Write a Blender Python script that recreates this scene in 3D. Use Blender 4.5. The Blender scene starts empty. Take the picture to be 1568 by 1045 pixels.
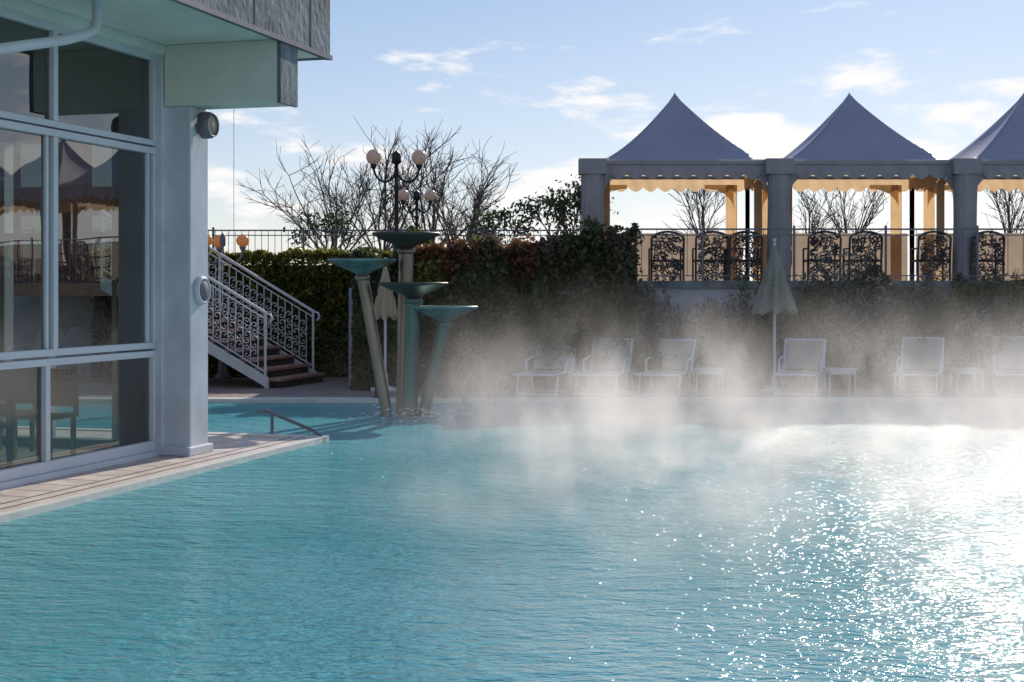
import bpy, math, random
import numpy as np
from mathutils import Vector, Matrix, noise
random.seed(7); rng=np.random.default_rng(7)
S=bpy.context.scene
F=2178.0; H=1.7
def X(px,d): return (px-784)/F*d
def Z(py,d): return H+(445-py)/F*d

# ---------------------------------------------------------------- materials
def newmat(name):
    m=bpy.data.materials.new(name); m.use_nodes=True
    nt=m.node_tree; nt.nodes.clear()
    out=nt.nodes.new('ShaderNodeOutputMaterial')
    return m,nt,out
def N(nt,t,**kw):
    n=nt.nodes.new(t)
    for k,v in kw.items():
        if k in n.inputs: n.inputs[k].default_value=v
        else: setattr(n,k,v)
    return n
def ramp(nt,stops):
    r=nt.nodes.new('ShaderNodeValToRGB'); e=r.color_ramp.elements
    while len(e)>1: e.remove(e[-1])
    e[0].position=stops[0][0]; e[0].color=stops[0][1]
    for p,c in stops[1:]:
        x=e.new(p); x.color=c
    return r
def c4(c): return (c[0],c[1],c[2],1)
def mat(name,col,rough=.6,metal=0,var=.18,scale=4,bump=.0,bscale=40,spec=.5,stretch=(1,1,1),transl=0):
    m,nt,out=newmat(name)
    tc=N(nt,'ShaderNodeTexCoord'); mp=N(nt,'ShaderNodeMapping'); mp.inputs['Scale'].default_value=stretch
    nt.links.new(tc.outputs['Object'],mp.inputs['Vector'])
    no=N(nt,'ShaderNodeTexNoise',Scale=scale,Detail=6.0,Roughness=.6)
    nt.links.new(mp.outputs[0],no.inputs['Vector'])
    r=ramp(nt,[(.3,c4([x*(1-var) for x in col])),(.7,c4([min(1,x*(1+var)) for x in col]))])
    nt.links.new(no.outputs['Fac'],r.inputs[0])
    p=N(nt,'ShaderNodeBsdfPrincipled',Roughness=rough,Metallic=metal)
    p.inputs['Specular IOR Level'].default_value=spec
    nt.links.new(r.outputs[0],p.inputs['Base Color'])
    if bump>0:
        nb=N(nt,'ShaderNodeTexNoise',Scale=bscale,Detail=4.0); nt.links.new(mp.outputs[0],nb.inputs['Vector'])
        b=N(nt,'ShaderNodeBump',Strength=bump,Distance=.02); nt.links.new(nb.outputs['Fac'],b.inputs['Height'])
        nt.links.new(b.outputs[0],p.inputs['Normal'])
    if transl>0:
        t=N(nt,'ShaderNodeBsdfTranslucent'); nt.links.new(r.outputs[0],t.inputs['Color'])
        mx=N(nt,'ShaderNodeMixShader',Fac=transl)
        nt.links.new(p.outputs[0],mx.inputs[1]); nt.links.new(t.outputs[0],mx.inputs[2])
        nt.links.new(mx.outputs[0],out.inputs[0])
    else: nt.links.new(p.outputs[0],out.inputs[0])
    return m
def leafmat(name,cols,transl=.35,rough=.45):
    m,nt,out=newmat(name)
    g=N(nt,'ShaderNodeNewGeometry'); tc=N(nt,'ShaderNodeTexCoord')
    no=N(nt,'ShaderNodeTexNoise',Scale=1.7,Detail=3.0); nt.links.new(tc.outputs['Object'],no.inputs['Vector'])
    ma=N(nt,'ShaderNodeMath',operation='MULTIPLY_ADD'); nt.links.new(g.outputs['Random Per Island'],ma.inputs[0]); ma.inputs[1].default_value=.5
    mb=N(nt,'ShaderNodeMath',operation='MULTIPLY'); nt.links.new(no.outputs['Fac'],mb.inputs[0]); mb.inputs[1].default_value=.5
    nt.links.new(mb.outputs[0],ma.inputs[2])
    k=len(cols); r=ramp(nt,[(.15+.7*i/(k-1),c4(c)) for i,c in enumerate(cols)])
    nt.links.new(ma.outputs[0],r.inputs[0])
    p=N(nt,'ShaderNodeBsdfPrincipled',Roughness=rough); nt.links.new(r.outputs[0],p.inputs['Base Color'])
    t=N(nt,'ShaderNodeBsdfTranslucent'); nt.links.new(r.outputs[0],t.inputs['Color'])
    mx=N(nt,'ShaderNodeMixShader',Fac=transl)
    nt.links.new(p.outputs[0],mx.inputs[1]); nt.links.new(t.outputs[0],mx.inputs[2]); nt.links.new(mx.outputs[0],out.inputs[0])
    return m

# ---------------------------------------------------------------- mesh builder
class MB:
    def __init__(s): s.v=[]; s.f=[]; s.m=[]; s.sm=[]
    def hexa(s,p,mi=0):
        o=len(s.v); s.v+= [tuple(q) for q in p]
        for q in ((0,3,2,1),(4,5,6,7),(0,1,5,4),(1,2,6,5),(2,3,7,6),(3,0,4,7)):
            s.f.append(tuple(o+i for i in q)); s.m.append(mi); s.sm.append(False)
    def box(s,x0,x1,y0,y1,z0,z1,mi=0,T=None):
        p=[(x0,y0,z0),(x1,y0,z0),(x1,y1,z0),(x0,y1,z0),(x0,y0,z1),(x1,y0,z1),(x1,y1,z1),(x0,y1,z1)]
        if T: p=[T(*q) for q in p]
        s.hexa(p,mi)
    def face(s,pts,mi=0,sm=False):
        o=len(s.v); s.v+=[tuple(q) for q in pts]; s.f.append(tuple(range(o,o+len(pts)))); s.m.append(mi); s.sm.append(sm)
    def grid(s,rows,mi=0,sm=True,closed=False):
        o=len(s.v); n=len(rows[0])
        for r in rows: s.v+=[tuple(q) for q in r]
        for i in range(len(rows)-1):
            for j in range(n if closed else n-1):
                j2=(j+1)%n
                s.f.append((o+i*n+j,o+i*n+j2,o+(i+1)*n+j2,o+(i+1)*n+j)); s.m.append(mi); s.sm.append(sm)
    def tube(s,pts,r,n=8,mi=0,cap=True):
        pts=[Vector(p) for p in pts]
        if not hasattr(r,'__len__'): r=[r]*len(pts)
        rows=[]; prev=None
        for i,p in enumerate(pts):
            if i==0: t=pts[1]-pts[0]
            elif i==len(pts)-1: t=pts[-1]-pts[-2]
            else: t=pts[i+1]-pts[i-1]
            if t.length<1e-9: t=Vector((0,0,1))
            t.normalize()
            if prev is None:
                a=Vector((0,0,1)) if abs(t.z)<.9 else Vector((1,0,0))
                nrm=t.cross(a).normalized()
            else:
                nrm=prev-t*prev.dot(t)
                if nrm.length<1e-6: nrm=t.orthogonal()
                nrm.normalize()
            prev=nrm; b=t.cross(nrm)
            rows.append([p+(nrm*math.cos(2*math.pi*k/n)+b*math.sin(2*math.pi*k/n))*r[i] for k in range(n)])
        s.grid(rows,mi,True,True)
        if cap:
            s.face(rows[0],mi); s.face(rows[-1],mi)
    def lathe(s,c,prof,n=24,mi=0,sx=1,sy=1,R=None):
        rows=[]
        for (r,z) in prof:
            row=[]
            for k in range(n):
                a=2*math.pi*k/n; q=Vector((r*math.cos(a)*sx,r*math.sin(a)*sy,z))
                if R: q=R@q
                row.append((c[0]+q.x,c[1]+q.y,c[2]+q.z))
            rows.append(row)
        s.grid(rows,mi,True,True)
    def sphere(s,c,r,n=20,mi=0,R=None,sz=1):
        s.lathe(c,[(max(1e-4,r*math.sin(math.pi*i/12)),-r*sz*math.cos(math.pi*i/12)) for i in range(13)],n,mi,R=R)
    def obj(s,name,mats,parent=None,bevel=0):
        me=bpy.data.meshes.new(name); me.from_pydata(s.v,[],s.f)
        for m in (mats if isinstance(mats,(list,tuple)) else [mats]): me.materials.append(m)
        me.polygons.foreach_set('material_index',s.m); me.polygons.foreach_set('use_smooth',s.sm); me.update()
        o=bpy.data.objects.new(name,me); S.collection.objects.link(o)
        if parent: o.parent=parent
        if bevel:
            b=o.modifiers.new('b','BEVEL'); b.width=bevel; b.segments=2; b.limit_method='ANGLE'
        return o
def empty(name):
    e=bpy.data.objects.new(name,None); S.collection.objects.link(e); return e
def leaves(name,P,size,m,parent=None,aspect=.5,up=0):
    P=np.asarray(P,float); n=len(P)
    t=rng.normal(size=(n,3)); t[:,2]+=up; t/=np.linalg.norm(t,axis=1)[:,None]
    a=rng.normal(size=(n,3)); b=np.cross(t,a); b/=np.linalg.norm(b,axis=1)[:,None]
    sz=size*rng.uniform(.6,1.35,size=(n,1))
    V=np.stack([P-t*sz,P+b*sz*aspect,P+t*sz,P-b*sz*aspect],1).reshape(-1,3)
    me=bpy.data.meshes.new(name)
    me.vertices.add(n*4); me.vertices.foreach_set('co',V.ravel())
    me.loops.add(n*4); me.loops.foreach_set('vertex_index',np.arange(n*4,dtype=np.int32))
    me.polygons.add(n); me.polygons.foreach_set('loop_start',np.arange(0,n*4,4,dtype=np.int32)); me.polygons.foreach_set('loop_total',np.full(n,4,dtype=np.int32))
    me.materials.append(m); me.update(calc_edges=True); me.validate()
    o=bpy.data.objects.new(name,me); S.collection.objects.link(o)
    if parent: o.parent=parent
    return o

# palette
M_frame=mat('frame_paint',(.58,.61,.66),.4,var=.06,scale=2)
M_green=mat('pale_green_plaster',(.66,.68,.61),.75,var=.12,scale=1.5,bump=.15,bscale=60)
M_pier=mat('pier_paint',(.55,.57,.62),.6,var=.16,scale=2,bump=.1)
M_fascia=mat('weathered_fascia',(.14,.165,.18),.8,var=.55,scale=3,bump=.5,bscale=12,stretch=(1,1,.8))
M_stone=mat('coping_stone',(.56,.47,.42),.55,var=.28,scale=3,bump=.2,bscale=50)
M_lip=mat('white_lip',(.62,.60,.55),.45,var=.12,scale=6)
M_deck=mat('deck_stone',(.26,.19,.165),.55,var=.3,scale=2.5,bump=.3,bscale=30)
M_wall=mat('retaining_plaster',(.40,.39,.45),.85,var=.25,scale=1.2,bump=.3,bscale=25)
M_dark=mat('dark_iron',(.025,.022,.028),.45,metal=.4,var=.3)
M_chair=mat('chair_iron',(.07,.05,.05),.5,metal=.2,var=.3)
M_rail=mat('grey_rail',(.16,.15,.17),.5,metal=.3,var=.2)
M_white=mat('white_iron',(.58,.57,.58),.5,var=.1)
M_steel=mat('brushed_steel',(.22,.19,.16),.36,metal=.7,var=.35,scale=6,stretch=(1,1,.15))
M_steelg=mat('green_steel',(.075,.15,.14),.35,metal=.6,var=.4,scale=4,stretch=(1,1,.15))
M_bowl=mat('patina_bowl',(.13,.235,.22),.4,metal=.35,var=.4,scale=5)
M_bowl2=mat('bronze_bowl',(.065,.07,.055),.45,metal=.35,var=.4,scale=5)
M_tentroof=mat('tent_roof_pvc',(.34,.33,.42),.55,var=.08,scale=1.2,transl=.14)  # white fabric, its lilac tint in shade put into the colour
M_tentband=mat('tent_band',(.38,.335,.34),.7,var=.12,scale=2,transl=.12)
M_creamlit=mat('backlit_cream_fabric',(.80,.56,.32),.8,var=.10,scale=3,transl=.5)  # glow of sun through the fabric put into the cream colour
M_panel=mat('windbreak_fabric',(.52,.40,.30),.8,var=.12,scale=2,transl=.35)
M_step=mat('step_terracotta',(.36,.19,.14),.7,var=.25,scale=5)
M_sling=mat('lounger_sling',(.52,.47,.43),.8,var=.08,scale=20,transl=.35)
M_lframe=mat('lounger_frame',(.60,.66,.75),.35,metal=.1,var=.05)
M_umb=mat('umbrella_canvas',(.36,.33,.26),.85,var=.2,scale=8,stretch=(3,3,.4),transl=.22)
M_umb2=mat('umbrella_canvas_beige',(.62,.48,.34),.85,var=.15,scale=8,stretch=(3,3,.4),transl=.4)
M_globe=mat('opal_globe',(.70,.56,.48),.25,var=.05,transl=.45)
M_globeO=mat('amber_globe',(.85,.50,.22),.25,var=.08,transl=.5)
M_bark=mat('bark',(.13,.105,.09),.9,var=.3,scale=8)
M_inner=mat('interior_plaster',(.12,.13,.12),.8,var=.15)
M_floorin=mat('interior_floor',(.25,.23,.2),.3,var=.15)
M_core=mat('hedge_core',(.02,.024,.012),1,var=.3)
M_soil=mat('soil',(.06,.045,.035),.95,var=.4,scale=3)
M_brick=mat('red_render',(.22,.10,.085),.85,var=.2,scale=3,bump=.2)
M_grass=mat('ground_grass',(.07,.08,.035),.95,var=.4,scale=.5)
M_teal=mat('chair_teal',(.05,.16,.15),.5); M_yel=mat('chair_yellow',(.4,.27,.04),.5)
M_foam=mat('foam',(.85,.9,.9),.3,var=.03)

def glassmat():
    m,nt,out=newmat('window_glass')
    fr=N(nt,'ShaderNodeFresnel',IOR=2.6)
    t=N(nt,'ShaderNodeBsdfTransparent'); t.inputs[0].default_value=(.46,.54,.50,1)
    tc=N(nt,'ShaderNodeTexCoord'); no=N(nt,'ShaderNodeTexNoise',Scale=.9,Detail=1.0); nt.links.new(tc.outputs['Object'],no.inputs['Vector'])
    b=N(nt,'ShaderNodeBump',Strength=.35,Distance=.02); nt.links.new(no.outputs['Fac'],b.inputs['Height'])
    g=N(nt,'ShaderNodeBsdfGlossy',Roughness=.01); nt.links.new(b.outputs[0],g.inputs['Normal'])
    mx=N(nt,'ShaderNodeMixShader'); nt.links.new(fr.outputs[0],mx.inputs[0]); nt.links.new(t.outputs[0],mx.inputs[1]); nt.links.new(g.outputs[0],mx.inputs[2])
    nt.links.new(mx.outputs[0],out.inputs[0]); return m
M_glass=glassmat()

def watermat():
    m,nt,out=newmat('pool_water_surface')
    tc=N(nt,'ShaderNodeTexCoord')
    def nz(sc,st,det,rot=0,dist=0):
        mp=N(nt,'ShaderNodeMapping'); mp.inputs['Scale'].default_value=st; mp.inputs['Rotation'].default_value=(0,0,rot)
        nt.links.new(tc.outputs['Object'],mp.inputs['Vector'])
        n=N(nt,'ShaderNodeTexNoise',Scale=sc,Detail=det,Roughness=.55,Distortion=dist); nt.links.new(mp.outputs[0],n.inputs['Vector']); return n
    a=nz(2.4,(1,2.1,1),2.0,.12); b=nz(8.5,(1,2.3,1),2.0,-.18,.4); c=nz(24,(1,1.8,1),2.0,.3)
    sep=N(nt,'ShaderNodeSeparateXYZ'); nt.links.new(tc.outputs['Object'],sep.inputs[0])
    cal=N(nt,'ShaderNodeMapRange'); cal.inputs['From Min'].default_value=8; cal.inputs['From Max'].default_value=15; cal.inputs['To Min'].default_value=.55; cal.inputs['To Max'].default_value=1.0
    nt.links.new(sep.outputs['Y'],cal.inputs['Value'])
    bu1=N(nt,'ShaderNodeBump',Distance=.075); nt.links.new(a.outputs['Fac'],bu1.inputs['Height'])
    bu2=N(nt,'ShaderNodeBump',Distance=.050); nt.links.new(b.outputs['Fac'],bu2.inputs['Height']); nt.links.new(bu1.outputs[0],bu2.inputs['Normal'])
    bu3=N(nt,'ShaderNodeBump',Distance=.011); nt.links.new(c.outputs['Fac'],bu3.inputs['Height']); nt.links.new(bu2.outputs[0],bu3.inputs['Normal'])
    for q in (bu1,bu2,bu3): nt.links.new(cal.outputs[0],q.inputs['Strength'])
    fr=N(nt,'ShaderNodeFresnel',IOR=1.40); nt.links.new(bu3.outputs[0],fr.inputs['Normal'])
    g=N(nt,'ShaderNodeBsdfGlossy',Roughness=.075); nt.links.new(bu3.outputs[0],g.inputs['Normal'])
    t=N(nt,'ShaderNodeBsdfTransparent'); t.inputs[0].default_value=(.85,.98,.99,1)
    n2=nz(.22,(1,1,1),2.0)
    dr=ramp(nt,[(.35,(.085,.47,.52,1)),(.65,(.22,.60,.69,1))]); nt.links.new(n2.outputs['Fac'],dr.inputs[0])
    d=N(nt,'ShaderNodeBsdfDiffuse'); nt.links.new(dr.outputs[0],d.inputs[0]); nt.links.new(bu3.outputs[0],d.inputs['Normal'])
    m1=N(nt,'ShaderNodeMixShader',Fac=.66); nt.links.new(t.outputs[0],m1.inputs[1]); nt.links.new(d.outputs[0],m1.inputs[2])
    mx=N(nt,'ShaderNodeMixShader'); nt.links.new(fr.outputs[0],mx.inputs[0]); nt.links.new(m1.outputs[0],mx.inputs[1]); nt.links.new(g.outputs[0],mx.inputs[2])
    nt.links.new(mx.outputs[0],out.inputs[0]); return m
M_water=watermat()
def basinmat():
    m,nt,out=newmat('pool_basin_tiles')
    tc=N(nt,'ShaderNodeTexCoord')
    no=N(nt,'ShaderNodeTexNoise',Scale=.6,Detail=4.0); nt.links.new(tc.outputs['Object'],no.inputs['Vector'])
    r=ramp(nt,[(.3,(.13,.58,.63,1)),(.7,(.22,.72,.79,1))]); nt.links.new(no.outputs['Fac'],r.inputs[0])  # soft caustic-like light patches painted into the tile colour
    br=N(nt,'ShaderNodeTexBrick',Scale=8.0); br.offset=0; br.inputs['Mortar Size'].default_value=.03
    br.inputs['Brick Width'].default_value=.5; br.inputs['Row Height'].default_value=.5
    br.inputs['Color1'].default_value=(1,1,1,1); br.inputs['Color2'].default_value=(.85,.9,.9,1); br.inputs['Mortar'].default_value=(.6,.7,.7,1)
    nt.links.new(tc.outputs['Object'],br.inputs['Vector'])
    mx=N(nt,'ShaderNodeMixRGB',blend_type='MULTIPLY',Fac=.5); nt.links.new(r.outputs[0],mx.inputs[1]); nt.links.new(br.outputs[0],mx.inputs[2])
    p=N(nt,'ShaderNodeBsdfPrincipled',Roughness=.6); nt.links.new(mx.outputs[0],p.inputs['Base Color']); nt.links.new(p.outputs[0],out.inputs[0]); return m
M_basin=basinmat()
M_tilewall=mat('basin_wall_tiles',(.05,.30,.33),.5,var=.15,scale=3)

# ---------------------------------------------------------------- building frame
F0=(-4.42,12.33); U=(.281,.9597); NN=(.9597,-.281)
def W(a,b,z): return (F0[0]+U[0]*a+NN[0]*b, F0[1]+U[1]*a+NN[1]*b, z)

# ground / pool
g=MB(); g.face([(-900,-900,-1.32),(900,-900,-1.32),(900,900,-1.32),(-900,900,-1.32)]); g.obj('ground',M_grass)
pb=MB(); pb.box(-14,28,.5,22.4,-1.30,-1.15)
pb.box(-14,28,22.0,22.15,-1.14,-.12,1)
pb.box(-16,4.72,1.02,1.06,-1.14,-.10,1,T=W); pb.box(4.68,4.72,-14,1.02,-1.14,-.10,1,T=W)
pb.obj('pool_basin',[M_basin,M_tilewall])
w=MB(); w.face([(-14,.5,-.05),(28,.5,-.05),(28,22.3,-.05),(-14,22.3,-.05)]); w.obj('pool_water',M_water)
d=MB()
d.box(-60,60,22.2,29.5,-1.25,0,0); d.box(28,60,-20,22.19,-1.25,-.001,0); d.box(-60,60,-20,1,-1.25,-.002,0)
d.obj('pool_deck',M_deck)
d=MB()
d.box(-60,60,22.12,22.5,-.35,.012,0)
o=d.obj('far_pool_coping',M_lip,bevel=.01)
d=MB(); d.box(-18,4.6,-14,.92,-1.25,.0,0,T=W)
d.box(-18,4.6,.92,1.02,-1.2,.006,1,T=W); d.box(4.5,4.68,-14,1.02,-1.2,.012,1,T=W)
d.box(-18,2.44,-.02,.10,.0,.05,2,T=W)
for i in range(60):
    a=-16+i*.345
    d.box(a,a+.003,.12,.60,.0,.002,4,T=W)
d.box(-18,4.5,.62,.64,.0,.004,3,T=W); d.box(-18,4.5,.78,.80,.0,.004,3,T=W)
d.obj('poolside_walkway',[M_stone,M_lip,M_frame,M_rail,M_deck])

# terrace + retaining wall
t=MB(); t.box(-2.7,300,25.25,800,-.5,1.80,0); t.box(-300,-2.7,28.7,800,-.5,1.795,0); t.obj('upper_terrace',M_soil)
t=MB(); t.box(-2.7,60,25.05,25.25,0,1.74,0); t.box(-2.75,60,24.98,25.3,1.74,1.87,1)
t.box(-30,-2.75,28.5,28.7,0,1.74,0); t.box(-2.9,-2.7,25.25,28.7,0,1.74,0)
t.obj('retaining_wall',[M_wall,M_fascia],bevel=.01)

# ---------------------------------------------------------------- pool building
B=empty('pool_building')
z0,zb,zu,zt=.05,1.09,3.18,4.12
fr=MB()
mods=[2.48-1.74*i for i in range(10)]
fr.box(-16,2.46,-.03,.05,z0,z0+.10,0,T=W)
fr.box(-16,2.46,-.03,.06,zb-.075,zb-.01,0,T=W); fr.box(-16,2.46,-.03,.045,zb+.01,zb+.075,0,T=W)
fr.box(-16,2.46,-.03,.06,zu-.075,zu-.01,0,T=W); fr.box(-16,2.46,-.03,.045,zu+.01,zu+.07,0,T=W)
fr.box(-16,2.46,-.03,.05,zt-.05,zt+.10,0,T=W)
for i,a in enumerate(mods):
    wd=.035
    fr.box(a-wd-.02,a+wd-.02,-.028,.052,zb+.075,zu-.075,0,T=W)
    fr.box(a-wd-.02,a+wd-.02,-.028,.052,zu+.07,zt-.05,0,T=W)
    aa=a if i==0 else a-.12
    fr.box(aa-wd-.02,aa+wd-.02,-.028,.052,z0+.1,zb-.075,0,T=W)
    fr.box(a+.06,a+.10,-.06,.0,zb+.075,zu-.075,0,T=W)
    fr.box(a-.14,a-.10,-.026,.03,zb+.075,zu-.075,0,T=W)
fr.obj('window_frames',M_frame,B,bevel=.006)
gl=MB()
gl.face([W(-16,0,z0),W(2.46,0,z0),W(2.46,0,zt),W(-16,0,zt)])
gl.obj('facade_glass',M_glass,B)
st=MB()
st.box(2.46,2.60,-.05,.13,0,4.229,0,T=W)
st.box(2.52,2.90,-.06,.42,0,3.60,0,T=W)
st.box(2.44,2.94,-.02,.46,0,.09,0,T=W)
st.obj('corner_column',M_pier,B,bevel=.012)
bx=MB()
bx.box(2.48,2.87,.14,1.42,3.60,4.228,0,T=W)
bx.box(-16,3.66,-.1,1.42,4.23,4.36,0,T=W)
bx.box(-16,2.47,.05,.16,4.13,4.229,0,T=W)
bx.obj('soffit_and_beam',M_green,B,bevel=.008)
fa=MB()
fa.box(-16,3.70,1.42,1.46,4.205,6.6,0,T=W)
fa.box(2.475,2.88,1.42,1.458,3.59,4.205,0,T=W)
fa.box(3.66,3.70,-9,1.42,4.21,6.6,0,T=W)
for i in range(14):
    a=3.2-i*1.3
    fa.box(a,a+.012,1.46,1.465,4.22,6.6,1,T=W)
fa.box(-16,3.7,1.46,1.49,4.20,4.25,1,T=W)
fa.obj('roof_fascia',[M_fascia,M_rail],B)
rf=MB(); rf.box(-16,3.66,-9,1.42,4.6,4.8,0,T=W); rf.obj('roof_slab',M_fascia,B)
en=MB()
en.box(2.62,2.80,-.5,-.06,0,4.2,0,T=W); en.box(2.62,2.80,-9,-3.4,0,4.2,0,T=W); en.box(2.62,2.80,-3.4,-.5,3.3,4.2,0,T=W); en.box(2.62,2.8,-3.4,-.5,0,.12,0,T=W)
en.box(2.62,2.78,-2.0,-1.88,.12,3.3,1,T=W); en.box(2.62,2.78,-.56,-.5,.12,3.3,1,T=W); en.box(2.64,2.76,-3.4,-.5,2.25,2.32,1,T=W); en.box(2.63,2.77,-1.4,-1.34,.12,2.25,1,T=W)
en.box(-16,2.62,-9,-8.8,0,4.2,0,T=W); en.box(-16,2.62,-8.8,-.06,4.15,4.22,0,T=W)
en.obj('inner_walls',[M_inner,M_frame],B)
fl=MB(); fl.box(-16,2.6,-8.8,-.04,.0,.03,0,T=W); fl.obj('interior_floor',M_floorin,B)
for k,(a,b,mm) in enumerate([(1.7,-.75,M_yel),(1.95,-1.4,M_teal),(.6,-.7,M_teal),(.9,-1.6,M_white),(-.3,-.9,M_teal)]):
    c=MB(); T=lambda x,y,z,a=a,b=b: W(a+x,b+y,z+.03)
    c.box(-.24,.24,-.24,.24,.40,.44,0,T=T)
    for sx in(-.22,.18):
        for sy in(-.22,.18): c.box(sx,sx+.04,sy,sy+.04,0,.4,0,T=T)
    c.box(.20,.24,-.22,.22,.5,.88,0,T=T); c.box(.2,.235,-.24,-.2,.44,.9,0,T=T); c.box(.2,.235,.2,.24,.44,.9,0,T=T)
    c.obj('indoor_chair',mm,B)
c=MB(); T=lambda x,y,z: W(-.1+x,-.55+y,z); c.box(-.5,.5,-.3,.3,.68,.72,0,T=T)
for sx in(-.46,.42):
    for sy in(-.26,.22): c.box(sx,sx+.04,sy,sy+.04,.03,.68,0,T=T)
c.obj('indoor_table',M_white,B)
dp=MB(); pts=[W(-.6,.75,3.70),W(-.2,.75,3.80),W(.12,.74,3.90),W(.28,.73,3.97),W(.34,.72,4.08),W(.34,.72,4.25)]
dp.tube(pts,.045,10); dp.tube([W(-3,.8,3.1),W(-.6,.75,3.70)],.045,10); dp.obj('down_pipe',M_frame,B)
def disc(name,a,b,z,r,th,mats):
    m=MB(); R=Matrix(((U[0],0,NN[0]),(U[1],0,NN[1]),(0,1,0)))
    m.lathe(W(a,b,z),[(.001,0),(r,0),(r*1.0,th*.6),(r*.86,th),(r*.8,th),(r*.78,th*.75),(.001,th*.8)],24,0,R=R)
    m.lathe(W(a,b+th*.8,z),[(r*.74,.0),(r*.6,.012),(.001,.02)],20,1,R=R)
    m.obj(name,mats,B)
disc('wall_speaker',2.72,.42,1.70,.15,.06,[M_pier,M_rail])
disc('bulkhead_lamp',2.74,.45,3.42,.14,.12,[M_rail,M_globe])
m=MB(); m.box(2.70,2.78,.40,.50,3.38,3.46,0,T=W); m.obj('lamp_bracket',M_rail,B)

# distant red house
Hh=empty('red_house')
m=MB(); m.box(-18,-9.86,40,46,1.8,6.85,0); m.box(-18.2,-9.82,39.9,46.1,6.85,7.0,1)
m.obj('walls',[M_brick,M_wall],Hh)
m=MB()
for x in (-16.4,-13.8,-11.8):
    for z in (2.6,4.6): m.box(x,x+.9,39.94,39.99,z,z+1.2)
m.obj('windows',M_glass,Hh)

# ---------------------------------------------------------------- staircase
ST=empty('garden_staircase')
C0=(-4.32,24.7)
def TS(t,w,z): return (C0[0]-NN[0]*t+U[0]*w, C0[1]-NN[1]*t+U[1]*w, z)
rise=.165; run=.295
s=MB()
for i in range(11):
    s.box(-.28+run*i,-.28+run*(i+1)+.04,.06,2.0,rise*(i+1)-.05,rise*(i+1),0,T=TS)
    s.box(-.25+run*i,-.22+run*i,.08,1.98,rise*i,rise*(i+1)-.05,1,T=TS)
s.box(3.0,6,.0,2.4,1.6,1.83,0,T=TS)
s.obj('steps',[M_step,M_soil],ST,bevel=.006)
s=MB()
for w_ in (0.0,2.0):
    p=[TS(-.1,w_-.03,-.0),TS(3.2,w_-.03,1.72),TS(3.2,w_+.03,1.72),TS(-.1,w_+.03,-.0),TS(-.1,w_-.03,.18),TS(3.2,w_-.03,1.97),TS(3.2,w_+.03,1.97),TS(-.1,w_+.03,.18)]
    s.hexa(p,0)
s.obj('stringers',M_white,ST)
s=MB()
def scroll(cx,cz,r,w_,turn,sgn,T):
    pts=[]
    for i in range(15):
        a=i/14*turn; rr=r*(1-.75*i/14)
        pts.append(T(cx+sgn*rr*math.cos(a),w_,cz+rr*math.sin(a)))
    return pts
sl=.56
for w_ in (0.0,2.0):
    for off,rd in ((1.33,.028),(1.22,.012),(.30,.014)):
        s.tube([TS(-.06,w_,off-.03),TS(3.2,w_,off+sl*3.2)],rd,6)
    for tt in (-.04,1.9,3.2):
        s.tube([TS(tt,w_,max(0,sl*tt)),TS(tt,w_,1.36+sl*tt)],.026,6)
    k=0; tt=.1
    while tt<3.15:
        zb_=.3+sl*tt; zt_=1.22+sl*tt
        s.tube([TS(tt,w_,zb_),TS(tt,w_,zt_)],.011,4,cap=False)
        c=tt+.07
        for zz,sg in ((.52,1),(.76,-1),(1.0,1)):
            s.tube(scroll(c,zz+sl*c,.062,w_,5.2,sg,TS),.010,4,cap=False)
            s.tube(scroll(c,zz-.11+sl*c,.055,w_,-5.2,-sg,TS),.009,4,cap=False)
        tt+=.145; k+=1
    s.tube([TS(-.06,w_,1.30),TS(-.14,w_,1.28),TS(-.17,w_,1.20),TS(-.12,w_,1.14)],.02,6)
s.obj('scroll_railings',M_white,ST)

# ---------------------------------------------------------------- lamps
def lamp(name,x,y,zb,zg,gr,spread,n=4,mg=M_globe,mp=M_dark,rot=0,prad=.045):
    e=empty(name)
    m=MB(); zc=zg-gr*1.1
    m.lathe((x,y,zb),[(.001,0),(.16,0),(.16,.06),(.10,.12),(.08,.4),(prad,.5),(prad*.8,zc-zb-.45),(prad*1.5,zc-zb-.40),(prad*.8,zc-zb-.35),(prad*.8,zc-zb+.02),(prad*2,zc-zb+.05),(prad*2,zc-zb+.22),(.03,zc-zb+.27),(.001,zc-zb+.3)],12)
    for k in range(n):
        a=rot+2*math.pi*k/n; dx,dy=math.cos(a),math.sin(a)
        pts=[]
        for i in range(13):
            q=math.pi*i/12
            pts.append((x+dx*(spread/2-spread/2*math.cos(q)),y+dy*(spread/2-spread/2*math.cos(q)),zc-.02-.26*math.sin(q)*(spread/.35)**.5+ .0*i))
        m.tube(pts,.024,6)
        gx,gy=x+dx*spread,y+dy*spread
        m.lathe((gx,gy,zc-.03),[(.02,-.06),(.05,0),(.07,.05),(.04,.06)],12)
        sc=[(x+dx*(.06+.09*(1-i/10)*(1-math.cos(i*.5))*.6),y+dy*(.06+.09*(1-math.cos(i*.5))*.6),zc-.22-.05*math.sin(i*.5)) for i in range(9)]
        m.tube(sc,.012,4)
    m.obj('post_and_arms',mp,e)
    m=MB()
    for k in range(n):
        a=rot+2*math.pi*k/n; m.sphere((x+math.cos(a)*spread,y+math.sin(a)*spread,zg),gr)
    m.obj('globes',mg,e)
    return e
lamp('street_lamp',X(607,27),27,1.8,Z(241,27),.145,.43,2,rot=.12)
lamp('street_lamp',X(638,36),36,1.8,Z(299,36),.145,.35,2,rot=.2)
lamp('street_lamp',X(341,27.3),27.3,0,Z(369,27.3),.125,.40,3,M_globeO,M_rail,rot=-.15,prad=.028)

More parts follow.
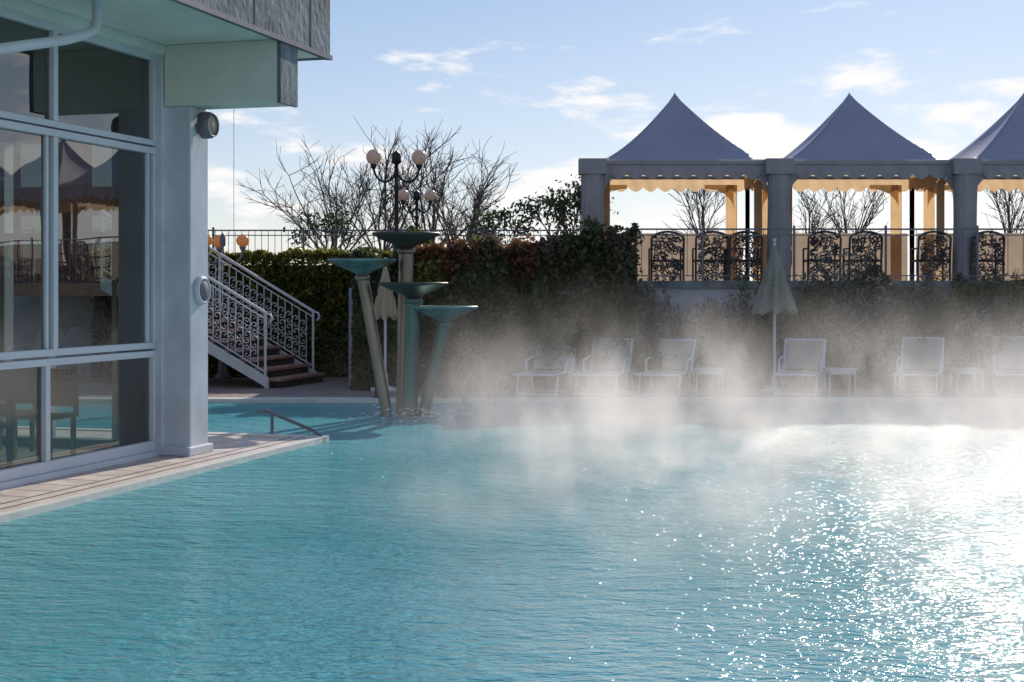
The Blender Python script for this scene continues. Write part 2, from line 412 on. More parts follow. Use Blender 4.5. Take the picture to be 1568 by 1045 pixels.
# ---------------------------------------------------------------- fountain
FT=empty('bowl_fountain')
fd=19.9
def bowl(name,px,py,wpx,dd,mt,dep=.2):
    c=(X(px,dd),dd,Z(py,dd)); r=wpx/2/F*dd
    m=MB()
    prof=[(.05,-dep-.05),(.09,-dep),(r*.35,-dep*.80),(r*.65,-dep*.52),(r*.88,-dep*.22),(r*.98,-.025),(r,0),(r*.985,.012),(r*.95,-.01),(r*.6,-dep*.38),(r*.2,-dep*.66),(.001,-dep*.7)]
    m.lathe(c,prof,48); return m.obj(name,mt,FT),c
specs=[('bowl_high',622,358,105,fd+.25,M_bowl2,.20),('bowl_left',555,398,105,fd-.05,M_bowl,.20),('bowl_mid',633,434,107,fd-.15,M_bowl2,.19),('bowl_right',680,470,104,fd-.1,M_bowl,.19)]
bases=[(616,fd+.12,.105,M_steel),(598,fd-.05,.085,M_steel),(626,fd-.12,.11,M_steelg),(638,fd-.02,.085,M_steelg)]
for (nm,px,py,wp,dd,mt,dep),(bx_,bd,br,bm) in zip(specs,bases):
    o,c=bowl(nm,px,py,wp,dd,mt,dep)
    m=MB(); m.tube([(X(bx_,bd)-(c[0]-X(bx_,bd))*.35,bd,-1.1),(c[0],c[1],c[2]-dep-.03)],[br*.92,br],20)
    m.obj('stem',bm,FT)
    m=MB(); m.lathe((c[0],c[1],c[2]-dep-.06),[(br*.9,-.04),(br*1.25,-.02),(br*1.25,.03),(br*.9,.05)],20); m.obj('collar',bm,FT)
m=MB()
for i in range(190):
    a=random.uniform(0,2*math.pi); r=abs(random.gauss(0,.45)); x=X(650,fd)+r*math.cos(a)*1.4; y=fd-.2+r*math.sin(a); rr=random.uniform(.006,.02)
    hgt=abs(random.gauss(0,.06)) if r<.5 else 0
    m.lathe((x,y,-.045+hgt),[(.001,-rr*.5),(rr,0),(.001,rr*.5)],6,0,sx=random.uniform(1,3))
m.obj('water_splash',M_foam,FT)

# ---------------------------------------------------------------- pool rails
def mtube(name,pts,r,mt=M_dark,extra=None):
    m=MB(); m.tube(pts,r,8)
    if extra:
        for e in extra: m.tube(e,r,8)
    return m.obj(name,mt)
mtube('pool_handrail',[(-2.2,16.45,-.5),(-2.22,16.5,.02),(-2.35,16.65,.07),(-2.98,17.25,.24),(-3.10,17.35,.22)],.02,M_rail,[[(-2.9,17.2,.22),(-2.9,17.2,-.6)]])
def ladder(px):
    m=MB(); 
    for dx in (0,.5):
        x=X(px,22.3)+dx; pts=[(x-.11,21.95,-.9),(x-.11,21.95,.18)]
        for i in range(1,10):
            a=math.pi*i/9; pts.append((x-.11*math.cos(a)*1.0+0,21.95+.25*(1-math.cos(a)),.18+.17*math.sin(a)))
        pts.append((x+.11,22.48,0)); m.tube(pts,.022,8)
    for z in (-.2,-.45,-.7): m.box(X(px,22.3)-.11,X(px,22.3)+.4,21.92,21.99,z,z+.03)
    m.obj('pool_ladder',M_rail)
ladder(722)
for px in (576,683):
    x=X(px,22.4); m=MB(); m.tube([(x,22.4,0),(x,22.4,.33)],.025,8); m.sphere((x,22.4,.34),.035,10); m.lathe((x,22.4,0),[(.06,0),(.06,.02),(.02,.03)],12); m.obj('pool_rail_post',M_dark)

# ---------------------------------------------------------------- loungers
def lounger(pxf,pxb,yf=22.85,L=1.75):
    xf=X(pxf,yf); yb=yf+1.25; xb=X(pxb,yb)
    dv=Vector((xb-xf,yb-yf,0)).normalized(); sv=Vector((dv.y,-dv.x,0))
    tl=random.uniform(-.03,.04)
    def T(l,w_,z): 
        p=Vector((xf,yf,0))+dv*l+sv*w_; return (p.x,p.y,z)
    m=MB(); hw=.33; sz=.34; ht=.52+tl; bl=1.52-tl
    for w_ in (-hw,hw):
        m.tube([T(0,w_,sz),T(1.25,w_,sz)],.02,6,1)
        m.tube([T(1.2,w_,sz),T(bl,w_,sz+ht)],.022,6,1)
        m.tube([T(.15,w_,0),T(.28,w_,sz)],.018,6,1); m.tube([T(1.15,w_,0),T(1.02,w_,sz)],.018,6,1)
        m.tube([T(1.38,w_,sz+.28),T(1.55,w_*1.0,0)],.014,6,1)
        m.tube([T(.15,w_,.015),T(1.15,w_,.015)],.012,6,1)
        m.tube([T(.75,w_*1.02,sz+.01),T(.8,w_*1.06,sz+.2),T(1.25,w_*1.06,sz+.24)],.016,6,1)
    for (l,z) in ((0,sz),(1.25,sz-.01),(bl,sz+ht),(.15,.015),(1.15,.015)): m.tube([T(l,-hw,z),T(l,hw,z)],.018,6,1)
    rows=[]
    for i in range(9):
        l=.02+1.2*i/8; rows.append([T(l,-hw+.02,sz+.012),T(l,0,sz-.01),T(l,hw-.02,sz+.012)])
    m.grid(rows,0)
    rows=[]
    for i in range(7):
        q=i/6; rows.append([T(1.21+(bl-1.22)*q,-hw+.02,sz+.03+(ht-.03)*q),T(1.225+(bl-1.22)*q,0,sz+.03+(ht-.03)*q),T(1.21+(bl-1.22)*q,hw-.02,sz+.03+(ht-.03)*q)])
    m.grid(rows,0)
    m.obj('sun_lounger',[M_sling,M_lframe])
def stable(px,y=23.2):
    x=X(px,y); m=MB(); m.box(x-.24,x+.24,y-.22,y+.22,.40,.43)
    for sx in (-.22,.19):
        for sy in (-.2,.17): m.box(x+sx,x+sx+.03,y+sy,y+sy+.03,0,.4)
    m.box(x-.22,x+.22,y-.2,y-.18,.34,.40); m.box(x-.22,x+.22,y+.18,y+.2,.34,.40)
    m.obj('side_table',M_white,bevel=.004)
for a,b in ((817,849),(908,935),(1005,1031),(1216,1231),(1400,1412),(1560,1553),(1660,1640)): lounger(a,b)
stable(1084); stable(1286); stable(1480)

# ---------------------------------------------------------------- umbrellas
def umbrella(px,y,ztop,zbot,rad,mt):
    x=X(px,y); e=empty('closed_umbrella')
    m=MB(); m.tube([(x,y,0),(x,y,ztop+.05)],.024,10); m.sphere((x,y,ztop+.08),.035,10)
    m.lathe((x,y,0),[(.001,0),(.25,0),(.25,.05),(.06,.09),(.04,.3),(.001,.3)],20); m.obj('pole',M_white,e)
    m=MB(); rows=[]; n=32; L=ztop-zbot
    for i in range(17):
        q=i/16; r=.02+rad*(q**.9)*(.55 if q<.05 else 1)
        if .50<q<.62: r*=.86
        row=[]
        for k in range(n):
            a=2*math.pi*k/n; f=1+.28*math.cos(8*a+q*1.0)*min(1,q*1.6)
            zz=ztop-L*q - (.05*math.cos(8*a) if q>.95 else 0)
            row.append((x+r*f*math.cos(a)*1.0,y+r*f*math.sin(a),zz))
        rows.append(row)
    m.grid(rows,0,True,True)
    zs=ztop-L*.56; m.lathe((x,y,zs),[(rad*.62,-.02),(rad*.64,0),(rad*.60,.02)],20)
    m.obj('folded_canopy',mt,e)
umbrella(1186,23.6,Z(376,23.6),Z(478,23.6),.29,M_umb)
umbrella(590,24.0,Z(405,24),Z(487,24),.17,M_umb2)

# ---------------------------------------------------------------- terrace railings
def railing(name,x0,x1,y,zb,zt_,post,bar,mt,rp=.022,rb=.008):
    m=MB(); m.box(x0,x1,y-.02,y+.02,zt_-.03,zt_); m.box(x0,x1,y-.012,y+.012,zt_-.13,zt_-.11); m.box(x0,x1,y-.012,y+.012,zb+.08,zb+.1)
    x=x0
    while x<=x1: m.box(x-rp,x+rp,y-rp,y+rp,zb,zt_+.05); x+=post
    x=x0+bar
    while x<x1: m.box(x-rb,x+rb,y-rb,y+rb,zb+.1,zt_-.03); x+=bar
    m.obj(name,mt)
railing('terrace_railing',-12,2.0,30,1.8,Z(352,30),1.9,.14,M_rail,rb=.006)
railing('terrace_railing',1.75,30,25.15,1.87,Z(350,25.15),1.62,.27,M_rail,rp=.018,rb=.005)

# ---------------------------------------------------------------- gazebos
TX0=X(907,26); BAY=3.4; y1,y2=26.0,29.4; ze=Z(246,26); zter=1.8
def gazebo(x0):
    e=empty('party_gazebo'); x1=x0+BAY; cx=(x0+x1)/2; cy=(y1+y2)/2; zp=Z(142,cy)-.04
    m=MB(); hw=BAY/2-.10; rows=[]
    def ring(r):
        h=(zp-ze)*(1-r)**1.38; pts=[]
        for k in range(40):
            s_=k/10; side=int(s_); f=s_-side
            cs=[(-1,-1),(1,-1),(1,1),(-1,1)]; a=cs[side]; b=cs[(side+1)%4]
            u_=a[0]+(b[0]-a[0])*f; v_=a[1]+(b[1]-a[1])*f
            sag=.06*math.sin(math.pi*f)*math.sin(math.pi*min(1,r))
            pts.append((cx+u_*hw*max(r,.012),cy+v_*hw*max(r,.012),ze+h-sag))
        return pts
    rows=[ring(1-i/16) for i in range(17)]
    m.grid(rows,0,True,True)
    m.lathe((cx,cy,zp-.03),[(.04,-.03),(.02,.03),(.01,.06),(.001,.07)],10,0)
    m.obj('canopy',M_tentroof,e)
    m=MB()
    def val(p0,p1,mi):
        n=66; up=[];lo=[]
        for i in range(n+1):
            f=i/n; x=p0[0]+(p1[0]-p0[0])*f; y=p0[1]+(p1[1]-p0[1])*f
            k=(f*11)%1; dz=.25+.09*math.sin(math.pi*k)
            wv=.012*math.sin(i*1.1+x0)
            up.append((x,y,ze+.02)); lo.append((x,y+wv,ze-dz))
        m.grid([up,lo],mi,False)
    g_=.02
    val((x0+g_,y1),(x1-g_,y1),0); val((x0+g_,y2),(x1-g_,y2),1); val((x0+.07,y1),(x0+.07,y2),1); val((x1-.07,y1),(x1-.07,y2),1)
    m.obj('valance',[M_tentband,M_creamlit],e)  # one fabric, coloured shaded grey in front and backlit cream elsewhere
    m=MB()
    def curt(xa,xb,y,mi=0,zt_=None,z_b=1.82):
        zt_=zt_ or ze-.2; rows=[]
        for zz in (z_b,z_b+.8,zt_): rows.append([(xa+(xb-xa)*i/16,y+.04*math.sin(i*2.1),zz) for i in range(17)])
        m.grid(rows,mi)
    def swag(xa,sg,y,mi=0,w_=.5):
        pts=[]
        for i in range(9):
            a=math.pi/2*i/8; pts.append((xa+sg*(w_-w_*math.sin(a)),y,ze-.28-.42*(1-math.cos(a))))
        pts=[(xa,y,ze-.2),(xa+sg*w_,y,ze-.2)]+pts
        m.face(pts,mi)
    curt(x0+.22,x0+.46,y2-.06); curt(x1-.46,x1-.22,y2-.06)
    curt(x0+.2,x0+.36,y1+.5); curt(x1-.36,x1-.2,y1+.5)
    swag(x0+.2,1,y1+.04,1,.35); swag(x1-.2,-1,y1+.04,1,.35); swag(x0+.3,1,y2-.08,0,.6); swag(x1-.3,-1,y2-.08,0,.6)
    rows=[[(x0+.1+(BAY-.2)*i/40,y2-.02+.015*math.sin(i*2.3),zz) for i in range(41)] for zz in (1.84,2.88)]
    m.grid(rows,2)
    m.obj('curtains',[M_creamlit,M_tentband,M_panel],e)
    m=MB()
    for (a,b) in ((x0,y2),(x1,y2)): m.box(a-.04,a+.04,b-.04,b+.04,zter,ze)
    for (p,q) in (((x0,y1),(x1,y1)),((x0,y2),(x1,y2)),((x0,y1),(x0,y2)),((x1,y1),(x1,y2))):
        m.box(min(p[0],q[0])-.025,max(p[0],q[0])+.025,min(p[1],q[1])-.025,max(p[1],q[1])+.025,ze-.07,ze-.015)
    m.obj('frame',M_tentband,e)
for k in range(6): gazebo(TX0+k*BAY)
for k in range(7):
    x=TX0+k*BAY; m=MB(); rows=[]
    def sq(v,p=.45): return math.copysign(abs(v)**p,v)
    for zz in (1.8,2.1,2.4,2.7,3.0,3.3,3.6,ze-.02):
        wd_=.19+.012*math.sin(zz*3+k)
        rows.append([(x+(wd_+.014*math.cos(11*a+zz*.7+k))*sq(math.cos(a)),y1-.04+(.15+.014*math.cos(9*a+k))*sq(math.sin(a)),zz) for a in [2*math.pi*i/64 for i in range(64)]])
    m.grid(rows,0,True,True); m.box(x-.25,x+.25,y1-.22,y1+.15,ze-.26,ze+.02,0)
    m.obj('wrapped_gazebo_post',M_tentband)

def ichair(cx,y=25.75,wd=.55):
    m=MB(); zb=1.8
    T=lambda x,w_,z: (cx+x,y+w_,zb+z)
    hw=wd/2
    for sx in (-hw,hw):
        m.tube([T(sx,0,0),T(sx,0,.45),T(sx*1.0,-.05,.85)],.022,6); m.tube([T(sx,.42,0),T(sx,.42,.66)],.018,6); m.tube([T(sx,-.02,.66),T(sx,.42,.66)],.018,6)
    m.box(cx-hw,cx+hw,y,y+.44,zb+.42,zb+.46)
    m.tube([T(-hw+2*hw*i/12,-.05,.85+.11*math.sin(math.pi*i/12)**.6) for i in range(13)],.024,6)
    for k_ in range(120):
        x=random.uniform(-hw+.04,hw-.04); z=random.uniform(.06,.90)
        sg=1 if k_%2 else -1; a0=random.uniform(0,6)
        rr=random.uniform(.035,.07)
        pts=[(cx+x+sg*rr*(1-.7*i/12)*math.cos(a0+i*.42),y-.03+random.uniform(-.004,.004),zb+z+rr*(1-.7*i/12)*math.sin(a0+i*.42)) for i in range(13)]
        m.tube(pts,.011,4,cap=False)
    m.obj('iron_garden_chair',M_chair)
for px in (1022,1090,1118,1262,1325,1430,1512,1640,1750): ichair(X(px,25.75)+(0 if px!=1118 else .28),wd=.58)

# ---------------------------------------------------------------- foliage
L_dark=leafmat('leaf_dark',[(.04,.05,.02),(.08,.10,.035),(.17,.18,.06)],.42)
L_hedge=leafmat('leaf_hedge_sunny',[(.04,.05,.015),(.12,.13,.022),(.36,.31,.05)],.5)
L_red=leafmat('leaf_red',[(.05,.035,.02),(.17,.075,.03),(.38,.15,.07)],.45)
L_brown=leafmat('leaf_brown',[(.07,.055,.035),(.14,.11,.06),(.26,.20,.11)],.45)
L_grey=leafmat('leaf_oleander',[(.055,.06,.042),(.16,.16,.12),(.46,.42,.38)],.4,rough=.3)
L_tree=leafmat('leaf_tree',[(.015,.03,.012),(.035,.06,.02),(.07,.10,.03)],.3)
def hedge(name,x0,x1,ya,yb,topf,n,size,m,z0=0,amp=.22,core=True,f=1.3):
    P=[]
    e=empty(name)
    while len(P)<n:
        x=random.uniform(x0,x1); tz=topf(x)+amp*.7*noise.noise(Vector((x*f*1.6,1,3)))+.08*noise.noise(Vector((x*7,4,3)))
        k=random.random()
        if k<.62: y=ya; z=random.uniform(z0,tz); 
        elif k<.9: y=random.uniform(ya,yb); z=tz
        else: y=random.uniform(ya,yb); z=random.uniform(z0,tz)
        dn=noise.noise(Vector((x*f,y*f,z*f)))*amp+noise.noise(Vector((x*4,y*4,z*4)))*amp*.5
        if k<.62: y+=-dn+abs(random.gauss(0,.07)); z+=random.gauss(0,.03)
        elif k<.9: z+=dn*.6-abs(random.gauss(0,.08))+.03
        P.append((x,y,z))
    leaves('foliage',P,size,m,e)
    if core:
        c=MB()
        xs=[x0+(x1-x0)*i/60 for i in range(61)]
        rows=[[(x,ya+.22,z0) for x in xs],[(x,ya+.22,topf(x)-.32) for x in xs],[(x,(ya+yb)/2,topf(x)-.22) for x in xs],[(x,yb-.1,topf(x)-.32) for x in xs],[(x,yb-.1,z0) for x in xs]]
        c.grid(rows,0); c.obj('dark_filler',M_core,e)  # dark filler sheet, added to block the view through the leaves
    return e
def tA(x): return 2.42
def tB(x):
    q=(x+2.6)/4.7
    return 2.30+.12*min(1,max(0,q*1.6))+.12*math.sin(q*7)*.3+(.15 if q>.75 else 0)*min(1,(q-.75)*6)
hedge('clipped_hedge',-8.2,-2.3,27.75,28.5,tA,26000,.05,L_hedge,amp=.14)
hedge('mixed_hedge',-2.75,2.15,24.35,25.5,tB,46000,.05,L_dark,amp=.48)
P=[]
for i in range(9000):
    x=random.uniform(-1.9,1.2); q=abs(random.gauss(0,.24))
    P.append((x,random.uniform(24.15,25.3),tB(x)+.10+.18*noise.noise(Vector((x*3,2,2)))-q))
leaves('red_shrub',P,.05,L_red)
def shrub(cx,cy,cz,rx,rz,n,m,size=.055):
    e=empty('garden_shrub'); s=MB(); P=[]
    for k in range(14):
        a=random.uniform(0,2*math.pi); u=random.uniform(.1,1)
        tip=Vector((cx+math.cos(a)*rx*u,cy+math.sin(a)*rx*.7*u,cz+rz*(random.uniform(.3,1.0)-.35*u)))
        base=Vector((cx+random.gauss(0,.05),cy+.1,cz-rz)); mid=(base+tip)/2+Vector((0,0,.1*rz))
        s.tube([base,mid,tip],[.014,.009,.004],4,cap=False)
        for j in range(n//14):
            f=random.random()**.6; p=base.lerp(mid,f*2) if f<.5 else mid.lerp(tip,f*2-1)
            sp=.10*(1.25-f)+.03
            P.append((p.x+random.gauss(0,sp),p.y+random.gauss(0,sp),p.z+random.gauss(0,sp)))
    s.obj('stems',M_bark,e); leaves('foliage',P,size,m,e,up=.3)
for (px,py,r,rz,mt) in [(700,400,.42,.35,L_red),(742,392,.35,.35,L_brown),(800,396,.45,.38,L_red),(850,385,.42,.45,L_brown),(905,378,.45,.50,L_dark),(945,388,.38,.50,L_brown),(660,420,.35,.35,L_hedge),
        (690,470,.5,.5,L_dark),(760,455,.5,.45,L_brown),(830,450,.5,.5,L_dark),(900,450,.55,.5,L_brown),(950,470,.45,.6,L_dark),(720,540,.5,.4,L_grey),(790,520,.5,.5,L_dark),(870,520,.5,.5,L_dark),(700,575,.35,.3,L_hedge),(1000,560,.4,.3,L_dark),(1060,560,.4,.3,L_brown)]:
    dd=24.25; shrub(X(px,dd),dd,Z(py,dd),r,rz,1500,mt)
def tC(x):
    return 1.50+.35*noise.noise(Vector((x*.9,7,1)))+.25*noise.noise(Vector((x*2.3,9,1)))+(.35 if x>4.6 else -.05)
def sprig_bush(cx,cy,h,w_,nst,m):
    e=empty('oleander_shrub'); P=[]; s=MB()
    for k in range(nst):
        a=random.uniform(0,2*math.pi); tilt=random.uniform(0,.55)*w_/h
        top=Vector((cx+math.cos(a)*tilt*h,cy+math.sin(a)*tilt*h*.5,h*random.uniform(.65,1.05)))
        b=Vector((cx+random.uniform(-.12,.12),cy+random.uniform(-.1,.1),0)); mid=(b+top)/2+Vector((0,0,h*.08))
        s.tube([b,mid,top],[.014,.01,.005],4,cap=False)
        for j in range(46):
            f=.25+.75*random.random()**.8; p=b.lerp(mid,f*2) if f<.5 else mid.lerp(top,f*2-1)
            P.append((p.x+random.gauss(0,.06),p.y+random.gauss(0,.06),p.z+random.gauss(0,.05)))
    s.obj('stems',M_bark,e); leaves('foliage',P,.062,m,e,aspect=.28,up=.7)
x=2.3
while x<16:
    tall=1.9 if x>4.7 else 1.62
    sprig_bush(x,random.uniform(24.25,24.8),tall*random.uniform(.78,1.28),1.3,26,random.choice((L_grey,L_grey,L_dark,L_brown)))
    x+=random.uniform(.30,.55) if x>4.5 else random.uniform(.5,.9)
hedge('low_shrub_row',4.4,16,24.5,24.98,lambda x:tC(x)-.1,26000,.05,L_dark,amp=.35,f=1.8)
hedge('ground_cover',2.1,4.4,24.5,24.98,lambda x:.75+.2*math.sin(x*5),6000,.05,L_dark,amp=.3,f=1.8)

# bare winter trees
def limb(m,p,dr,L,r0,r1,n,bend,up):
    pts=[p.copy()]; d_=dr.normalized(); 
    b=Vector((random.gauss(0,bend),random.gauss(0,bend),0))
    for i in range(n):
        d_=(d_+b/n+Vector((random.gauss(0,.05),random.gauss(0,.05),random.gauss(0,.04)+up/n))).normalized()
        pts.append(pts[-1]+d_*L/n)
    m.tube(pts,[r0+(r1-r0)*i/n for i in range(n+1)],4 if r0>.02 else 3,cap=False)
    return pts
def bare_tree(px,d_,h,width,nl,r,rmin=.010,zb=1.8,dens=1.0):
    e=empty('bare_tree'); m=MB(); x=X(px,d_)
    m.tube([(x,d_,zb-.1),(x+.02,d_,zb+h*.2)],[r*1.2,r],7)
    base=Vector((x+.02,d_,zb+h*.18))
    for k in range(nl):
        a=2*math.pi*(k+random.random()*.6)/nl; tl=random.uniform(.15,1)*width
        p1=limb(m,base,Vector((math.cos(a)*tl,math.sin(a)*tl*.7,1)),h*random.uniform(.62,.85),r*.55,rmin*1.2,8,.35,.1)
        for j in range(int(9*dens)):
            i=random.randint(2,8); q=p1[i]; dd=(p1[min(8,i+1)]-p1[i-1]).normalized()+Vector((random.gauss(0,.55),random.gauss(0,.55),random.gauss(0,.35)+.1))
            p2=limb(m,q,dd,h*random.uniform(.16,.36),max(rmin,r*.2),rmin,5,.4,.15)
            for t_ in range(int(4*dens)):
                i2=random.randint(1,5); q2=p2[i2]; dd2=(p2[i2]-p2[i2-1]).normalized()+Vector((random.gauss(0,.5),random.gauss(0,.5),random.gauss(0,.4)+.15))
                limb(m,q2,dd2,h*random.uniform(.07,.17),rmin*.85,rmin*.55,3,.3,.1)
    m.obj('trunk_and_limbs',M_bark,e)
for px,h,w_ in ((512,3.8,1.0),(585,4.2,1.1),(660,4.1,1.0),(705,3.7,.9)): bare_tree(px,45,h,w_,9,.07,.010,dens=1.25)
for px,h in ((1075,3.2),(1300,3.3),(1545,3.4),(1238,2.4)): bare_tree(px,42,h,.24,8,.05,.009,dens=1.1)

def grow(m,p,dr,L,r,dep,tips,rmin,spread=.55,curl=.2,up=.12):
    n=3; pts=[p]; rs=[r]; d_=dr.copy()
    for i in range(n):
        d_=(d_+Vector((random.gauss(0,curl*.5),random.gauss(0,curl*.5),random.gauss(0,curl*.3)+up*.3))).normalized()
        p=p+d_*L/n; pts.append(p); rs.append(max(rmin,r*(1-.4*(i+1)/n)))
    m.tube(pts,rs,5 if r>.03 else 3,cap=False)
    if dep==0: tips.append(p); return
    for k in range(random.choice((2,3,3))):
        ax=Vector((random.gauss(0,1),random.gauss(0,1),random.gauss(0,.7))).normalized()
        nd=(d_+ax*spread*random.uniform(.6,1.3)).normalized()
        grow(m,pts[random.choice((2,3,3))],nd,L*random.uniform(.68,.88),max(rmin,r*.62),dep-1,tips,rmin,spread,curl,up)
def tree(name,px,d_,h,dep,r,zb=1.8,leaf=None,lsize=.07,nl=40,spread=.6,rmin=.012,lsp=.18,up=.12,L0=None,wide=.7):
    e=empty(name); m=MB(); tips=[]
    x=X(px,d_); L=L0 or h*.30
    m.tube([(x,d_,zb-.1),(x+.03,d_,zb+h*.1),(x,d_,zb+h*.2)],[r*1.3,r,r*.9],8)
    for k in range(4):
        a=2*math.pi*k/4+random.random(); grow(m,Vector((x,d_,zb+h*.18)),Vector((math.cos(a)*wide,math.sin(a)*wide*.8,1)).normalized(),L,r*.7,dep,tips,rmin,spread,up=up)
    m.obj('trunk_and_limbs',M_bark,e)
    P=[]
    for t_ in tips:
        k=random.uniform(.4,1.5)
        for i in range(int(nl*k)): P.append((t_.x+random.gauss(0,lsp),t_.y+random.gauss(0,lsp),t_.z+random.gauss(0,lsp*.8)))
    leaves('foliage',P,lsize,leaf,e)
    return e
tree('evergreen_tree',500,31,1.7,2,.03,leaf=L_tree,lsize=.05,nl=26,lsp=.11,wide=.3,spread=.4)
tree('evergreen_tree',762,31,1.9,2,.03,leaf=L_tree,lsize=.055,nl=30,lsp=.12,wide=.5,spread=.5)
tree('evergreen_tree',855,31,2.1,2,.04,leaf=L_tree,lsize=.055,nl=32,lsp=.15,wide=.3,spread=.4)
tree('evergreen_tree',883,31,2.5,2,.04,leaf=L_tree,lsize=.055,nl=34,lsp=.15,wide=.2,spread=.35)

mtube('overhead_cable',[(X(358,34),34,1.8),(X(358,34),34,Z(165,34)),],.006,M_rail)

# ---------------------------------------------------------------- steam
def steammat():
    m,nt,out=newmat('steam_volume')
    tc=N(nt,'ShaderNodeTexCoord'); sep=N(nt,'ShaderNodeSeparateXYZ'); nt.links.new(tc.outputs['Object'],sep.inputs[0])
    mp=N(nt,'ShaderNodeMapping'); mp.inputs['Scale'].default_value=(1,.6,.58); mp.inputs['Rotation'].default_value=(0,.5,0); nt.links.new(tc.outputs['Object'],mp.inputs['Vector'])
    n1=N(nt,'ShaderNodeTexNoise',Scale=1.05,Detail=4.0,Roughness=.66); nt.links.new(mp.outputs[0],n1.inputs['Vector'])
    r1=N(nt,'ShaderNodeMapRange'); r1.inputs['From Min'].default_value=.48; r1.inputs['From Max'].default_value=.74; nt.links.new(n1.outputs['Fac'],r1.inputs['Value'])
    rz=N(nt,'ShaderNodeMapRange'); rz.inputs['From Min'].default_value=0; rz.inputs['From Max'].default_value=2.1; rz.inputs['To Min'].default_value=1; rz.inputs['To Max'].default_value=0; nt.links.new(sep.outputs['Z'],rz.inputs['Value'])
    pw=N(nt,'ShaderNodeMath',operation='POWER'); nt.links.new(rz.outputs[0],pw.inputs[0]); pw.inputs[1].default_value=2.8
    def mul(a,b):
        q=N(nt,'ShaderNodeMath',operation='MULTIPLY')
        nt.links.new(a,q.inputs[0])
        if isinstance(b,float): q.inputs[1].default_value=b
        else: nt.links.new(b,q.inputs[1])
        return q.outputs[0]
    def ss(o,a,b):
        r=N(nt,'ShaderNodeMapRange',interpolation_type='SMOOTHSTEP'); r.inputs['From Min'].default_value=a; r.inputs['From Max'].default_value=b; nt.links.new(o,r.inputs['Value']); return r.outputs[0]
    env=mul(mul(mul(ss(sep.outputs['X'],-1.8,1.2),ss(sep.outputs['Y'],6.5,13.0)),ss(sep.outputs['Y'],22.6,18.5)),pw.outputs[0])
    q=mul(mul(r1.outputs[0],env),1.12)
    ad=N(nt,'ShaderNodeMath',operation='ADD'); nt.links.new(q,ad.inputs[0])
    base=mul(env,.016); nt.links.new(base,ad.inputs[1])
    v=N(nt,'ShaderNodeVolumeScatter',Anisotropy=.5); v.inputs['Color'].default_value=(1,.975,.965,1)
    nt.links.new(ad.outputs[0],v.inputs['Density']); nt.links.new(v.outputs[0],out.inputs['Volume'])
    try: m.cycles.volume_step_rate=.8
    except Exception as ex: print(ex)
    return m
s=MB(); s.box(-1.8,11,6.5,22.6,.0,2.1); s.obj('steam',steammat())

# ---------------------------------------------------------------- sky, sun, camera
EL=math.radians(27.5); AZ=math.radians(22)
wd=bpy.data.worlds.new('World'); S.world=wd; wd.use_nodes=True; nt=wd.node_tree; nt.nodes.clear()
out=N(nt,'ShaderNodeOutputWorld'); bg=N(nt,'ShaderNodeBackground',Strength=.112)
sky=N(nt,'ShaderNodeTexSky'); sky.sky_type='NISHITA'; sky.sun_disc=False; sky.sun_elevation=EL; sky.sun_rotation=AZ; sky.dust_density=.4; sky.ozone_density=2.5; sky.air_density=1.0
tc=N(nt,'ShaderNodeTexCoord'); mp=N(nt,'ShaderNodeMapping'); mp.inputs['Scale'].default_value=(8,8,28); mp.inputs['Location'].default_value=(1.3,.4,.6); nt.links.new(tc.outputs['Generated'],mp.inputs['Vector'])
sep=N(nt,'ShaderNodeSeparateXYZ'); nt.links.new(tc.outputs['Generated'],sep.inputs[0])
gm=N(nt,'ShaderNodeGamma',Gamma=.5); nt.links.new(sky.outputs[0],gm.inputs[0])
tr=N(nt,'ShaderNodeMapRange'); tr.inputs['From Min'].default_value=.0; tr.inputs['From Max'].default_value=.24; nt.links.new(sep.outputs['Z'],tr.inputs['Value'])
tint=N(nt,'ShaderNodeMixRGB'); tint.inputs[1].default_value=(2.6,2.6,2.75,1); tint.inputs[2].default_value=(1.55,1.9,2.45,1); nt.links.new(tr.outputs[0],tint.inputs[0])
ms=N(nt,'ShaderNodeMixRGB',blend_type='MULTIPLY',Fac=1.0); nt.links.new(gm.outputs[0],ms.inputs[1]); nt.links.new(tint.outputs[0],ms.inputs[2])
no=N(nt,'ShaderNodeTexNoise',Scale=1.3,Detail=7.0,Roughness=.58); nt.links.new(mp.outputs[0],no.inputs['Vector'])
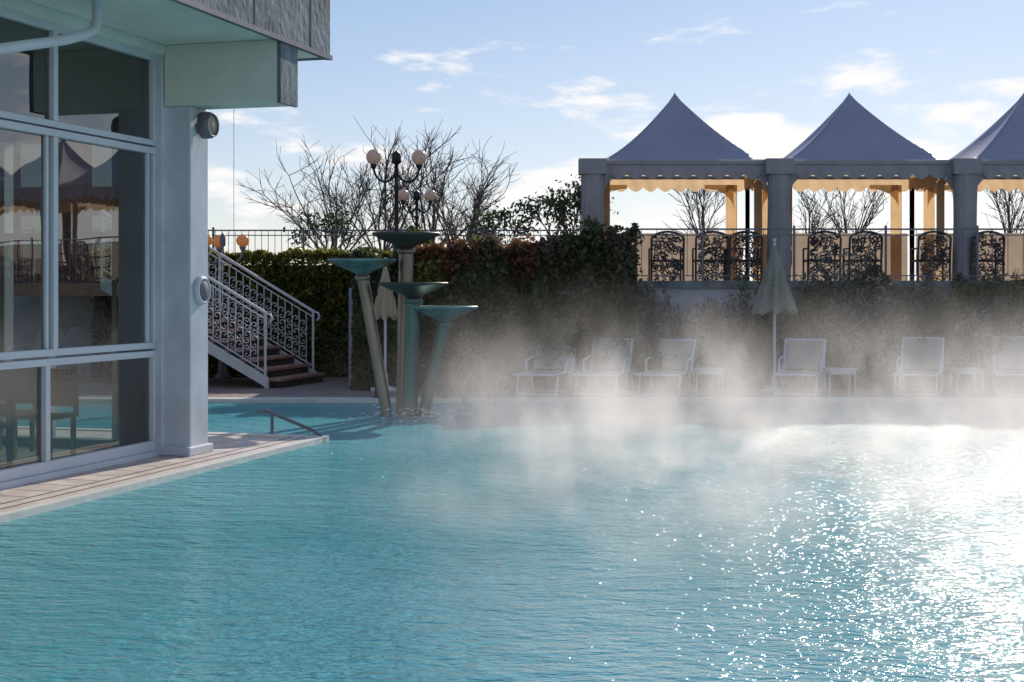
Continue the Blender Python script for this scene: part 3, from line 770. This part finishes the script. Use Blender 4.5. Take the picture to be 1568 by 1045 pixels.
bx1=N(nt,'ShaderNodeMapRange'); nt.links.new(sep.outputs['X'],bx1.inputs['Value']); bx1.inputs['From Min'].default_value=-.2; bx1.inputs['From Max'].default_value=.4; bx1.inputs['To Min'].default_value=-.03; bx1.inputs['To Max'].default_value=.11
bz=N(nt,'ShaderNodeMapRange'); nt.links.new(sep.outputs['Z'],bz.inputs['Value']); bz.inputs['From Min'].default_value=.08; bz.inputs['From Max'].default_value=.19; bz.inputs['To Min'].default_value=.07; bz.inputs['To Max'].default_value=-.07
a1=N(nt,'ShaderNodeMath',operation='ADD'); nt.links.new(no.outputs['Fac'],a1.inputs[0]); nt.links.new(bx1.outputs[0],a1.inputs[1])
a2=N(nt,'ShaderNodeMath',operation='ADD'); nt.links.new(a1.outputs[0],a2.inputs[0]); nt.links.new(bz.outputs[0],a2.inputs[1])
rp=N(nt,'ShaderNodeMapRange',interpolation_type='SMOOTHSTEP'); rp.inputs['From Min'].default_value=.55; rp.inputs['From Max'].default_value=.70; nt.links.new(a2.outputs[0],rp.inputs['Value'])
mx=N(nt,'ShaderNodeMixRGB'); mx.inputs[2].default_value=(9.2,9.0,8.9,1); nt.links.new(rp.outputs[0],mx.inputs[0]); nt.links.new(ms.outputs[0],mx.inputs[1])
nt.links.new(mx.outputs[0],bg.inputs[0]); nt.links.new(bg.outputs[0],out.inputs[0])
sd=Vector((math.sin(AZ)*math.cos(EL),math.cos(AZ)*math.cos(EL),math.sin(EL)))
l=bpy.data.lights.new('sun','SUN'); l.energy=5; l.angle=math.radians(.53); l.color=(1,.92,.82)
lo=bpy.data.objects.new('sun',l); S.collection.objects.link(lo); lo.rotation_euler=sd.to_track_quat('Z','Y').to_euler(); lo.location=sd*60
cam=bpy.data.cameras.new('camera'); cam.lens=50; cam.sensor_width=36; cam.shift_y=-77.5/1568; cam.clip_end=3000; cam.clip_start=.1
co=bpy.data.objects.new('camera',cam); S.collection.objects.link(co); co.location=(0,0,H); co.rotation_euler=(math.pi/2,0,0); S.camera=co
S.view_settings.view_transform='Standard'; S.view_settings.look='None'; S.view_settings.exposure=0
